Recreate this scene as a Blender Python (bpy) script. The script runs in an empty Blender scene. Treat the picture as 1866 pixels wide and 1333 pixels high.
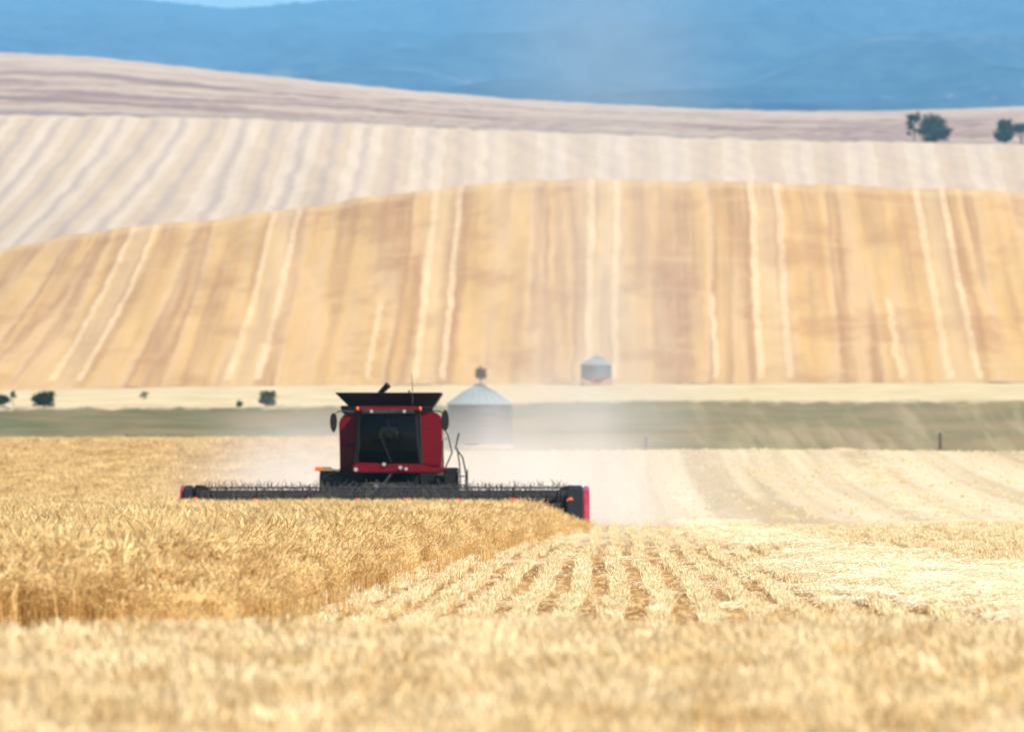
import bpy, bmesh, math, random
import numpy as np
from mathutils import Vector, Matrix
random.seed(7); rng = np.random.default_rng(7)
S = bpy.context.scene
COL = S.collection
R = math.radians

# ------------------------------------------------------------------ camera, world, sun, exposure
F = 15550.0            # focal length in photograph pixels (1866 wide)
EYE = 1.42
cam_d = bpy.data.cameras.new('camera'); cam = bpy.data.objects.new('camera', cam_d); COL.objects.link(cam)
cam_d.lens = 300; cam_d.sensor_width = 36; cam_d.clip_start = 0.5; cam_d.clip_end = 80000
cam.location = (0, 0, EYE); cam.rotation_euler = (R(90) + 213.5 / F, 0, 0)
cam_d.dof.use_dof = True; cam_d.dof.focus_distance = 135; cam_d.dof.aperture_fstop = 3.9; cam_d.dof.aperture_blades = 0
S.camera = cam
SUN_EL, SUN_AZ = 46, 132      # azimuth clockwise from +Y (north): the sun stands to the right, a little behind the camera
W = bpy.data.worlds.new('World'); S.world = W; W.use_nodes = True
nt = W.node_tree; nt.nodes.clear()
sky = nt.nodes.new('ShaderNodeTexSky'); sky.sky_type = 'NISHITA'; sky.sun_disc = False
sky.sun_elevation = R(SUN_EL); sky.sun_rotation = R(SUN_AZ); sky.altitude = 600; sky.dust_density = 1.0; sky.air_density = 1.0
bg = nt.nodes.new('ShaderNodeBackground'); bg.inputs[1].default_value = 0.095
wo = nt.nodes.new('ShaderNodeOutputWorld')
nt.links.new(sky.outputs[0], bg.inputs[0]); nt.links.new(bg.outputs[0], wo.inputs[0])
sd = bpy.data.lights.new('sun', 'SUN'); sd.energy = 4.9; sd.angle = R(0.5); sd.color = (1.0, 0.94, 0.84)
sun = bpy.data.objects.new('sun', sd); COL.objects.link(sun)
dirv = Vector((math.sin(R(SUN_AZ)) * math.cos(R(SUN_EL)), math.cos(R(SUN_AZ)) * math.cos(R(SUN_EL)), math.sin(R(SUN_EL))))
sun.rotation_euler = dirv.to_track_quat('Z', 'Y').to_euler()
sun.location = (40, -40, 80)
S.view_settings.view_transform = 'Standard'; S.view_settings.look = 'None'
S.view_settings.exposure = 0.68; S.view_settings.gamma = 1.0; S.view_settings.use_curve_mapping = False
cy = S.cycles
cy.use_denoising = True; cy.max_bounces = 8; cy.diffuse_bounces = 3; cy.transparent_max_bounces = 24; cy.transmission_bounces = 6
cy.volume_bounces = 2; cy.volume_step_rate = 1.0; cy.volume_max_steps = 128
cy.use_adaptive_sampling = True; cy.adaptive_threshold = 0.02

# ------------------------------------------------------------------ helpers: nodes
class N:
    def __init__(s, name):
        s.m = bpy.data.materials.new(name); s.m.use_nodes = True
        s.t = s.m.node_tree; s.t.nodes.clear()
        s.out = s.n('ShaderNodeOutputMaterial')
    def n(s, typ, **kw):
        x = s.t.nodes.new(typ)
        for k, v in kw.items(): setattr(x, k, v)
        return x
    def set(s, inp, v):
        if isinstance(v, bpy.types.NodeSocket): s.t.links.new(v, inp)
        elif isinstance(v, (tuple, list)) and len(v) == 3 and inp.type == 'RGBA': inp.default_value = (*v, 1)
        else: inp.default_value = v
    def math(s, op, a, b=0.0, c=None, clamp=False):
        x = s.n('ShaderNodeMath', operation=op, use_clamp=clamp); s.set(x.inputs[0], a); s.set(x.inputs[1], b)
        if c is not None: s.set(x.inputs[2], c)
        return x.outputs[0]
    def mix(s, f, a, b, mode='MIX'):
        x = s.n('ShaderNodeMix', data_type='RGBA', blend_type=mode)
        s.set(x.inputs[0], f); s.set(x.inputs[6], a); s.set(x.inputs[7], b); return x.outputs[2]
    def noise(s, vec, scale=1.0, detail=3.0, rough=0.55, dist=0.0):
        x = s.n('ShaderNodeTexNoise'); s.set(x.inputs['Vector'], vec); s.set(x.inputs['Scale'], scale)
        s.set(x.inputs['Detail'], detail); s.set(x.inputs['Roughness'], rough); s.set(x.inputs['Distortion'], dist)
        return x.outputs[0]
    def xyz(s, vec):
        x = s.n('ShaderNodeSeparateXYZ'); s.set(x.inputs[0], vec); return x.outputs
    def comb(s, a, b, c=0.0):
        x = s.n('ShaderNodeCombineXYZ'); s.set(x.inputs[0], a); s.set(x.inputs[1], b); s.set(x.inputs[2], c); return x.outputs[0]
    def ramp(s, f, pts):
        x = s.n('ShaderNodeValToRGB'); e = x.color_ramp.elements
        while len(e) > 1: e.remove(e[-1])
        e[0].position = pts[0][0]; e[0].color = (*pts[0][1], 1) if len(pts[0][1]) == 3 else pts[0][1]
        for p, c in pts[1:]:
            k = e.new(p); k.color = (*c, 1)
        s.set(x.inputs[0], f); return x.outputs[0]
    def step(s, v, lo, hi, a=0.0, b=1.0):
        x = s.n('ShaderNodeMapRange', interpolation_type='SMOOTHSTEP'); s.set(x.inputs[0], v)
        s.set(x.inputs[1], lo); s.set(x.inputs[2], hi); s.set(x.inputs[3], a); s.set(x.inputs[4], b); return x.outputs[0]
    def pos(s): return s.n('ShaderNodeTexCoord').outputs['Object']
    def uv(s):
        x = s.n('ShaderNodeUVMap'); x.uv_map = 'rows'; return s.xyz(x.outputs[0])
    def bsdf(s, color, rough=0.8, metal=0.0, bump=None, bs=0.3, bd=0.02, spec=0.3, coat=0.0):
        p = s.n('ShaderNodeBsdfPrincipled'); s.set(p.inputs['Base Color'], color); s.set(p.inputs['Roughness'], rough)
        s.set(p.inputs['Metallic'], metal); s.set(p.inputs['Specular IOR Level'], spec); s.set(p.inputs['Coat Weight'], coat)
        if bump is not None:
            b = s.n('ShaderNodeBump'); s.set(b.inputs['Height'], bump); s.set(b.inputs['Strength'], bs); s.set(b.inputs['Distance'], bd)
            s.t.links.new(b.outputs[0], p.inputs['Normal'])
        s.t.links.new(p.outputs[0], s.out.inputs[0]); return s.m

def simple(name, color, rough=0.6, metal=0.0, var=0.25, scale=6.0, spec=0.4, coat=0.0, dust=0.0):
    k = N(name); P = k.pos()
    f = k.noise(P, scale, 4, 0.6)
    c = k.mix(f, tuple(x * (1 - var) for x in color), tuple(min(1, x * (1 + var)) for x in color))
    if dust:
        d = k.step(k.noise(P, scale * .4, 5, 0.65), 0.45, 0.75, 0, dust)
        c = k.mix(d, c, (0.42, 0.33, 0.2))
    rr = k.math('ADD', k.math('MULTIPLY', f, 0.2), rough - 0.1)
    return k.bsdf(c, rr, metal, bump=f, bs=0.08, spec=spec, coat=coat)

# ------------------------------------------------------------------ helpers: objects and meshes
def tag(o, label=None, cat=None, group=None, kind=None):
    if label: o['label'] = label
    if cat: o['category'] = cat
    if group: o['group'] = group
    if kind: o['kind'] = kind
    return o
def empty(name, loc, rz=0):
    o = bpy.data.objects.new(name, None); COL.objects.link(o); o.location = loc; o.rotation_euler = (0, 0, rz); return o
def link(name, me, mat, parent=None, smooth=False):
    if mat: me.materials.append(mat)
    o = bpy.data.objects.new(name, me); COL.objects.link(o)
    if parent: o.parent = parent
    if smooth: me.polygons.foreach_set('use_smooth', [True] * len(me.polygons))
    return o
class MB:
    def __init__(s): s.v = []; s.f = []
    def add(s, v, f):
        n = len(s.v); s.v += [tuple(p) for p in v]; s.f += [tuple(n + i for i in q) for q in f]; return s
    def box(s, x0, x1, y0, y1, z0, z1, top=None):
        # top: (x0,x1,y0,y1) at z1
        tx0, tx1, ty0, ty1 = top or (x0, x1, y0, y1)
        v = [(x0, y0, z0), (x1, y0, z0), (x1, y1, z0), (x0, y1, z0), (tx0, ty0, z1), (tx1, ty0, z1), (tx1, ty1, z1), (tx0, ty1, z1)]
        return s.add(v, [(3, 2, 1, 0), (4, 5, 6, 7), (0, 1, 5, 4), (1, 2, 6, 5), (2, 3, 7, 6), (3, 0, 4, 7)])
    def tube(s, pts, r, n=8):
        pts = [Vector(p) for p in pts]; rs = r if isinstance(r, (list, tuple)) else [r] * len(pts)
        v = []; f = []
        for i, p in enumerate(pts):
            t = (pts[min(i + 1, len(pts) - 1)] - pts[max(i - 1, 0)]).normalized()
            a = t.orthogonal().normalized() if abs(t.z) > .9 else t.cross(Vector((0, 0, 1))).normalized()
            b = t.cross(a)
            for k in range(n):
                w = 2 * math.pi * k / n; v.append(p + (a * math.cos(w) + b * math.sin(w)) * rs[i])
        for i in range(len(pts) - 1):
            for k in range(n): f.append((i * n + k, i * n + (k + 1) % n, (i + 1) * n + (k + 1) % n, (i + 1) * n + k))
        f.append(tuple(reversed(range(n)))); f.append(tuple(range((len(pts) - 1) * n, len(pts) * n)))
        return s.add(v, f)
    def prism(s, poly, axis, a, b):
        # polygon in the plane normal to axis ('x': (y,z), 'y': (x,z), 'z': (x,y))
        def P(q, t): return (t, q[0], q[1]) if axis == 'x' else ((q[0], t, q[1]) if axis == 'y' else (q[0], q[1], t))
        n = len(poly); v = [P(q, a) for q in poly] + [P(q, b) for q in poly]
        f = [tuple(range(n)), tuple(reversed(range(n, 2 * n)))] + [(i, n + i, n + (i + 1) % n, (i + 1) % n) for i in range(n)]
        return s.add(v, f)
    def lathe(s, prof, n=32, cx=0, cy=0, axis='z', cz=0):
        v = []; f = []
        for (r, h) in prof:
            for k in range(n):
                w = 2 * math.pi * k / n
                if axis == 'z': v.append((cx + r * math.cos(w), cy + r * math.sin(w), cz + h))
                else: v.append((cx + h, cy + r * math.cos(w), cz + r * math.sin(w)))
        for i in range(len(prof) - 1):
            for k in range(n): f.append((i * n + k, i * n + (k + 1) % n, (i + 1) * n + (k + 1) % n, (i + 1) * n + k))
        return s.add(v, f)
    def build(s, name, mat, parent=None, smooth=False, bevel=0):
        me = bpy.data.meshes.new(name); me.from_pydata(s.v, [], s.f)
        bm = bmesh.new(); bm.from_mesh(me); bmesh.ops.recalc_face_normals(bm, faces=bm.faces)
        if bevel: bmesh.ops.bevel(bm, geom=[e for e in bm.edges if e.is_manifold and e.calc_face_angle(0) > 0.5], offset=bevel, segments=2, affect='EDGES', clamp_overlap=True)
        bm.to_mesh(me); bm.free()
        return link(name, me, mat, parent, smooth)

# ------------------------------------------------------------------ the terrain: one height function
TX = np.arange(-7000, 9001, 10.0)
def table(pts):
    x = [p[0] for p in pts]; y = [p[1] for p in pts]
    t = np.interp(TX, x, y); k = np.exp(-0.5 * (np.arange(-20, 21) / 7.0) ** 2); k /= k.sum()
    return np.convolve(np.pad(t, 20, mode='edge'), k, mode='valid')
def zy(d, tab): return EYE + (880 - tab) * d / F        # the height that stands at that level of the view at distance d
crest = table([(-900, 640), (-300, 530), (0, 455), (120, 432), (250, 412), (420, 398), (600, 372), (800, 342), (950, 331), (1080, 326), (1300, 331), (1600, 341), (1866, 352), (2400, 390), (3000, 460)])
edge2 = table([(-900, 240), (0, 210), (400, 216), (900, 238), (1300, 254), (1700, 262), (1866, 264), (2600, 290)])
top3 = table([(-900, 60), (0, 96), (150, 101), (300, 118), (500, 140), (700, 161), (900, 179), (1200, 196), (1450, 204), (1700, 201), (1866, 194), (2600, 170)])
c = lambda v: table([(0, v)])
zc = lambda v: c(0) + v
rowz = [(-200, zc(-.2)), (0, zc(0)), (35, zc(0.0)), (52, zc(.09)), (62, zc(.12)), (70, zc(.02)), (80, zc(-.02)), (100, zc(0)), (170, zc(0) + table([(0, 0), (1200, 0), (1500, .08), (2200, .15)])),
        (230, table([(0, 0), (1250, 0), (1500, .12), (1700, .26), (2200, .3)])), (285, table([(0, 0), (1250, 0), (1700, .02), (2200, 0)])),
        (350, zc(.7)), (400, zc(1.5)), (440, zc(2.42)), (480, table([(0, 3.05), (500, 3.1), (1150, 3.28), (1400, 3.35), (1866, 3.15), (2600, 3.0)])), (505, zc(3.25)), (545, zc(3.1)),
        (620, zc(3.75)), (700, zy(700, c(797))), (800, zy(800, c(766))),
        (900, zy(900, table([(0, 744), (500, 742), (900, 735), (1200, 728), (1500, 732), (1866, 729)]))),
        (1050, zy(1050, c(716))),
        (1200, zy(1200, table([(0, 712), (300, 706), (900, 702), (1866, 699)]))),
        (1350, zy(1350, 700 - (700 - crest) * .54)), (1460, zy(1460, crest + 20)), (1500, zy(1500, crest)), (1545, zy(1545, crest + 6)), (1700, zy(1700, crest + 70)), (1900, zy(1900, crest + 85)),
        (2050, zy(2050, np.maximum(crest + 22, 390))), (2300, zy(2300, .5 * np.maximum(crest, 372) + .5 * edge2 + 5)), (2600, zy(2600, edge2)), (2660, zy(2660, edge2 - 3)),
        (3100, zy(3100, .5 * edge2 + .5 * top3)), (3600, zy(3600, top3)), (3700, zy(3700, top3 + 4)), (4200, zy(4200, top3 + 60)), (5200, zc(95)), (6500, zc(60))]
RD = np.array([r[0] for r in rowz], float); RZ = np.stack([r[1] for r in rowz])
def height(X, Y):
    X = np.asarray(X, float); Y = np.asarray(Y, float)
    px = np.clip(933 + F * X / np.maximum(Y, 40.0), -6900, 8900)
    fi = (px - TX[0]) / 10.0; i0 = np.clip(fi.astype(int), 0, len(TX) - 2); fr = fi - i0
    k = np.clip(np.searchsorted(RD, Y, side='right') - 1, 0, len(RD) - 2)
    def zr(j):
        j = np.clip(j, 0, len(RD) - 1); return RZ[j, i0] * (1 - fr) + RZ[j, i0 + 1] * fr
    z0, z1 = zr(k), zr(k + 1); zm, zp = zr(k - 1), zr(k + 2)
    d = lambda j: RD[np.clip(j, 0, len(RD) - 1)]
    h = d(k + 1) - d(k)
    s0 = (z1 - z0) / h
    sm = np.where(k > 0, (z0 - zm) / np.maximum(d(k) - d(k - 1), 1e-6), s0); sp = np.where(k < len(RD) - 2, (zp - z1) / np.maximum(d(k + 2) - d(k + 1), 1e-6), s0)
    def tang(a, b):
        return np.where(a * b > 0, 2 * a * b / (a + b + 1e-12 * np.sign(a + b + 1e-30)), 0)
    m0, m1 = tang(sm, s0), tang(s0, sp)
    t = np.clip((Y - d(k)) / h, 0, 1); t2, t3 = t * t, t * t * t
    return (2 * t3 - 3 * t2 + 1) * z0 + (t3 - 2 * t2 + t) * h * m0 + (-2 * t3 + 3 * t2) * z1 + (t3 - t2) * h * m1
def H(x, y): return float(height(np.array([x]), np.array([y]))[0])
SJ = np.sinh(np.linspace(-3.2, 3.2, 420)) / math.sinh(3.2) * 0.5
def sheet(name, rows, mat, uvf, rough=0.0, colx=None):
    sj = SJ if colx is None else colx
    Y, Sg = np.meshgrid(rows, sj, indexing='ij'); X = Sg * (Y + 300)
    Z = height(X, Y)
    if rough is not None and rough: Z = Z + rough(X, Y)
    n, m = Y.shape
    v = np.stack([X, Y, Z], -1).reshape(-1, 3)
    idx = np.arange(n * m).reshape(n, m)
    q = np.stack([idx[:-1, :-1], idx[:-1, 1:], idx[1:, 1:], idx[1:, :-1]], -1).reshape(-1, 4)
    me = mesh_np(name, v, q)
    uv = uvf(X, Y).reshape(-1, 2)
    l = me.uv_layers.new(name='rows'); l.data.foreach_set('uv', uv[q.reshape(-1)].astype(np.float32).ravel())
    o = link(name, me, mat, None, True); return tag(o, kind='structure')
def mesh_np(name, v, q):
    me = bpy.data.meshes.new(name); k = q.shape[1]
    me.vertices.add(len(v)); me.vertices.foreach_set('co', np.asarray(v, np.float32).ravel())
    me.loops.add(q.size); me.loops.foreach_set('vertex_index', q.astype(np.int32).ravel())
    me.polygons.add(len(q)); me.polygons.foreach_set('loop_start', (np.arange(len(q)) * k).astype(np.int32)); me.polygons.foreach_set('loop_total', np.full(len(q), k, np.int32))
    me.update(calc_edges=True); return me

# ------------------------------------------------------------------ ground materials
ROWDIR = 0.012
def mat_field():
    k = N('stubble_ground'); U, V, _ = k.uv()
    P = k.comb(k.math('MULTIPLY', U, 1.0), k.math('MULTIPLY', V, .12))
    fine = k.noise(k.comb(k.math('MULTIPLY', U, 11), k.math('MULTIPLY', V, .35)), 1.0, 5, .8); big = k.noise(P, .5, 4, .6)
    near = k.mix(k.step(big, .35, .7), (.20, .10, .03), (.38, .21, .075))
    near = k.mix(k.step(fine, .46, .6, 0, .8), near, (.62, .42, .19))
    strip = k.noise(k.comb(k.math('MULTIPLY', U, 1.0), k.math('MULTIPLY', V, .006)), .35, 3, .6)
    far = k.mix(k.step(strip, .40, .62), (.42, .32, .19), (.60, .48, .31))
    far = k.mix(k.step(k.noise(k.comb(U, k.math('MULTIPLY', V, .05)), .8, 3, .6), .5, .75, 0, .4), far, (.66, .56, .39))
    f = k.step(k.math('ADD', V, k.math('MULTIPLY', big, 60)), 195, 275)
    return k.bsdf(k.mix(f, near, far), .95, bump=fine, bs=.5, bd=.05, spec=.1)
def mat_pasture():
    k = N('pasture_ground'); U, V, _ = k.uv()
    a = k.noise(k.comb(k.math('MULTIPLY', U, 2.2), k.math('MULTIPLY', V, .012)), 1.0, 5, .6, .3)
    b = k.noise(k.comb(k.math('MULTIPLY', U, 5), k.math('MULTIPLY', V, .05)), 1.0, 4, .6)
    green = k.mix(k.step(a, .38, .62), (.10, .10, .034), (.21, .15, .07))
    green = k.mix(k.step(b, .45, .7, 0, .7), green, (.17, .165, .088))
    # pale diagonal wheel and swath marks on the right
    ln = k.noise(k.comb(k.math('ADD', k.math('MULTIPLY', U, 10), k.math('MULTIPLY', V, .0035)), k.math('MULTIPLY', V, .0025)), 1.0, 3, .6)
    right = k.step(U, .2, .8)
    green = k.mix(k.math('MULTIPLY', right, .35), green, (.33, .24, .13))
    green = k.mix(k.math('MULTIPLY', k.step(ln, .48, .68), k.math('MULTIPLY', right, .42)), green, (.44, .36, .21))
    tan = k.mix(k.step(b, .35, .7), (.60, .48, .28), (.48, .36, .20))
    e = k.math('ADD', V, k.math('MULTIPLY', k.math('SUBTRACT', k.noise(k.comb(k.math('MULTIPLY', U, 14), k.math('MULTIPLY', V, .02)), 1, 5, .7), .5), 130))
    cc = k.mix(k.step(e, 880, 915), green, tan)
    return k.bsdf(cc, .95, spec=.1)
def frac_line(k, u, c0, w, wob):
    d = k.math('ABSOLUTE', k.math('SUBTRACT', k.math('FRACT', k.math('ADD', u, 10.5 - c0)), .5))
    return k.step(k.math('ADD', d, wob), w * .35, w, 1, 0)
def mat_hill_gold():
    k = N('golden_hill'); U, V, _ = k.uv()        # U: harvested passes (1 = one pair of swaths), V: 0 at the foot, 1 at the crest
    wob = k.math('MULTIPLY', k.math('SUBTRACT', k.noise(k.comb(k.math('MULTIPLY', U, .4), k.math('MULTIPLY', V, 9)), 1, 5, .7), .5), .06)
    u2 = k.math('ADD', U, wob)
    bands = k.noise(k.comb(k.math('MULTIPLY', u2, 3.0), k.math('MULTIPLY', V, .35)), 1.0, 2.2, .55)
    fine = k.noise(k.comb(k.math('MULTIPLY', u2, 22), k.math('MULTIPLY', V, 2.2)), 1.0, 3, .6)
    hor = k.noise(k.comb(k.math('MULTIPLY', U, 1.6), k.math('MULTIPLY', V, 30)), 1.0, 5, .7)
    blot = k.noise(k.comb(k.math('MULTIPLY', U, 2), k.math('MULTIPLY', V, 5)), 1.0, 4, .6)
    col = k.ramp(bands, [(.34, (.36, .195, .09)), (.41, (.42, .245, .105)), (.47, (.53, .325, .125)), (.53, (.52, .335, .17)), (.58, (.37, .205, .095)), (.65, (.52, .315, .125)), (.72, (.34, .185, .085))])
    col = k.mix(k.step(fine, .42, .62, 0, .28), col, (.56, .39, .21))
    col = k.mix(k.step(blot, .48, .68, 0, .5), col, (.33, .165, .075))
    col = k.mix(k.step(hor, .50, .72, 0, .4), col, (.54, .38, .20))
    col = k.mix(k.step(k.math('ADD', V, k.math('MULTIPLY', hor, .05)), .98, 1.01, 0, .35), col, (.6, .45, .24))
    ww = k.math('MULTIPLY', k.math('SUBTRACT', hor, .5), .02)
    l = k.math('MAXIMUM', frac_line(k, u2, 0.0, .030, ww), frac_line(k, u2, .155, .028, ww))
    between = k.math('MULTIPLY', frac_line(k, u2, .078, .075, 0.0), .35)
    part = k.math('MULTIPLY', frac_line(k, k.math('ADD', u2, wob), .74, .024, ww), k.step(V, .42, .47, 1, 0))
    fl = k.math('FLOOR', U); gate = k.math('MAXIMUM', k.step(k.math('ABSOLUTE', k.math('SUBTRACT', fl, 1)), .2, .3, 1, 0), k.step(k.math('ABSOLUTE', k.math('SUBTRACT', fl, 3.5)), .6, .7, 1, 0))
    part = k.math('MULTIPLY', part, gate)
    lines = k.math('MULTIPLY', k.math('MAXIMUM', l, part), k.step(V, .03, .06))
    col = k.mix(between, col, (.55, .41, .24))
    col = k.mix(k.math('MULTIPLY', lines, k.math('MULTIPLY', k.step(hor, .3, .65, .5, .85), k.step(blot, .3, .65, .95, .6))), col, (.68, .52, .32))
    return k.bsdf(col, .95, spec=.1)
def mat_hill_stripe():
    k = N('striped_hill'); U, V, _ = k.uv()       # U: one unit per stripe
    wob = k.math('MULTIPLY', k.math('SUBTRACT', k.noise(k.comb(k.math('MULTIPLY', U, .3), k.math('MULTIPLY', V, 9)), 1, 4, .6), .5), .5)
    u2 = k.math('ADD', U, wob)
    tri = k.math('ABSOLUTE', k.math('SUBTRACT', k.math('FRACT', u2), .5))
    dark = k.step(k.math('ADD', tri, k.math('MULTIPLY', k.math('SUBTRACT', k.noise(k.comb(k.math('MULTIPLY', U, 1.3), k.math('MULTIPLY', V, 6)), 1, 3, .6), .5), .16)), .02, .26, 1, 0)
    alt = k.step(k.math('ABSOLUTE', k.math('SUBTRACT', k.math('FRACT', k.math('MULTIPLY', k.math('SUBTRACT', u2, .5), .5)), .5)), .22, .28)
    fine = k.noise(k.comb(k.math('MULTIPLY', u2, 6), k.math('MULTIPLY', V, 2)), 1, 3, .6)
    hor = k.noise(k.comb(k.math('MULTIPLY', U, .5), k.math('MULTIPLY', V, 30)), 1, 4, .6)
    base = k.mix(alt, (.55, .435, .32), (.49, .37, .255))
    base = k.mix(k.step(fine, .4, .65, 0, .4), base, (.48, .345, .23))
    base = k.mix(k.step(hor, .5, .7, 0, .25), base, (.61, .48, .34))
    col = k.mix(k.math('MULTIPLY', dark, k.math('MULTIPLY', k.step(fine, .2, .5, .35, .8), k.step(U, 8, 18, .95, .4))), base, (.38, .29, .235))
    col = k.mix(k.step(V, .95, 1.0, 0, .5), col, (.52, .42, .29))
    return k.bsdf(col, .95, spec=.1)
def mat_hill_brown():
    k = N('brown_hill'); P = k.xyz(k.pos())
    sx = k.math('ADD', k.math('MULTIPLY', P[0], .006), 0)
    w = k.math('ADD', k.math('MULTIPLY', P[1], .012), k.math('MULTIPLY', P[0], .0035))
    a = k.noise(k.comb(k.math('MULTIPLY', sx, 1.8), w), 1.0, 7, .68, .6); b = k.noise(k.comb(k.math('MULTIPLY', sx, 3), k.math('MULTIPLY', w, 3)), 1.0, 5, .65)
    col = k.ramp(a, [(.40, (.22, .145, .12)), (.47, (.30, .19, .155)), (.52, (.40, .30, .22)), (.60, (.45, .345, .25)), (.66, (.34, .235, .18))])
    col = k.mix(k.step(b, .5, .7, 0, .6), col, (.28, .155, .125))
    col = k.mix(k.step(k.math('ADD', P[1], k.math('MULTIPLY', b, 300)), 3350, 3600, 0, .6), col, (.48, .38, .29))
    col = k.mix(k.step(k.math('ADD', P[1], k.math('MULTIPLY', a, 300)), 2760, 2960, .75, 0), col, (.26, .195, .175))
    return k.bsdf(col, .95, spec=.1)
def mat_mountain():
    k = N('far_mountain'); P = k.pos(); x = k.xyz(P)
    f = k.noise(k.comb(k.math('MULTIPLY', x[0], .014), k.math('MULTIPLY', x[1], .003), k.math('MULTIPLY', x[2], .012)), 1.0, 7, .75); g = k.noise(k.comb(k.math('MULTIPLY', x[0], .02), k.math('MULTIPLY', x[1], .0014)), 1.0, 6, .7)
    col = k.mix(k.step(f, .35, .65), (.0, .016, .055), (.04, .075, .11))  # forest tones carry part of the blue haze in their colour
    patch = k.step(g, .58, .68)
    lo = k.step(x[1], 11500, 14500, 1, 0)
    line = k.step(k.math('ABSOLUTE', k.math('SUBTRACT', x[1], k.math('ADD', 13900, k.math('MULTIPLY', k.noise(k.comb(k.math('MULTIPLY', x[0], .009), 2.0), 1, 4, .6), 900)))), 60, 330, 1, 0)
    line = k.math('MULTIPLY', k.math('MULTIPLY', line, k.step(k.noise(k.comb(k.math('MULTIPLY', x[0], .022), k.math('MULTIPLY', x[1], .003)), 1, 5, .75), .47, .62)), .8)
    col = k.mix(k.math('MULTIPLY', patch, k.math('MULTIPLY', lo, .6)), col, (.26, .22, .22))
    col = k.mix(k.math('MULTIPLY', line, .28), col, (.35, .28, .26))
    return k.bsdf(col, 1.0, spec=.0)

def uv_field(X, Y): return np.stack([X - ROWDIR * Y, Y], -1)
def uv_past(X, Y): return np.stack([X / 20.0 * 500 / np.maximum(Y, 1), Y], -1)
Tt = np.array([-1260, -640, -330, -45, 245, 500, 795, 1080, 1368, 1670, 1975, 2290, 2900, 3500.]); Tb = np.array([-1700, -960, -610, -260, 85, 410, 755, 1070, 1388, 1735, 2080, 2430, 3100, 3780.])
Tu = np.array([-5, -3, -2, -1, 0, 1, 2, 3, 4, 5, 6, 7, 9, 11.])
def uv_gold(X, Y):
    px = 933 + F * X / Y
    y = 880 - (height(X, Y) - EYE) * F / Y
    cr = np.interp(px, TX, crest)
    v = np.where(Y <= 1500, np.clip((705 - y) / (705 - cr), 0, 1), 1 + (Y - 1500) / 300)
    w = np.clip(v, 0, 1); w = 1 - (1 - w) ** 1.0
    ut = np.interp(px, Tt, Tu); ub = np.interp(px, Tb, Tu)
    return np.stack([ut * w + ub * (1 - w), v], -1)
def uv_stripe(X, Y):
    px = 933 + F * X / Y; y = 880 - (height(X, Y) - EYE) * F / Y
    e = np.interp(px, TX, edge2); dy = np.maximum(y - e, 0)
    # lean of the stripes, bending more the lower they come
    lean = np.interp(px, [-600, 0, 115, 220, 425, 555, 685, 870, 1200, 1543, 1668, 2200], [-.9, -.85, -.80, -.72, -.40, -.31, -.17, -.04, .05, .15, .25, .5])
    tx = px - lean * dy
    for _ in range(4):
        lean = np.interp(tx, [-700, -100, 260, 370, 480, 595, 705, 870, 1180, 1523, 1643, 2200], [-.9, -.85, -.78, -.72, -.36, -.31, -.17, -.04, .05, .15, .25, .5]); tx = .5 * tx + .5 * (px - lean * dy * (.75 + .25 * np.clip(dy / 170, 0, 1.3)))
    return np.stack([tx / 55.6 - .6, np.clip((Y - 1900) / 700, 0, 1)], -1)
def chop(X, Y):
    return (np.sin(X * .23 + 2 * np.sin(X * .071 + Y * .01)) * .5 + np.sin(X * .61 + Y * .05) * .3 + rng.normal(0, .35, X.shape)) * np.clip((Y - 1150) / 150, 0, 1) * .32
uv0 = lambda X, Y: np.stack([X, Y], -1)
def ripple(X, Y):
    a = np.sin(X * .9 + Y * .13) * np.sin(X * .31 - Y * .21) * .02 + np.sin(X * 2.3 + 1.3 * np.sin(Y * .4)) * .012
    return a * np.clip((Y - 20) / 20, 0, 1)
sheet('stubble_field', np.concatenate([np.arange(-200, 30, 10), np.arange(30, 300, 1.0), np.arange(300, 510, 2.0), [510.]]), mat_field(), uv_field, ripple)
sheet('pasture', np.arange(510, 1206, 5.), mat_pasture(), uv_past)
sheet('hill', np.arange(1205, 1906, 5.), mat_hill_gold(), uv_gold, chop)
sheet('hill', np.arange(1905, 2616, 5.), mat_hill_stripe(), uv_stripe, chop)
sheet('hill', np.concatenate([np.arange(2615, 3800, 6.), np.arange(3800, 6501, 60.), [6501.]]), mat_hill_brown(), uv0, chop)

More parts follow.
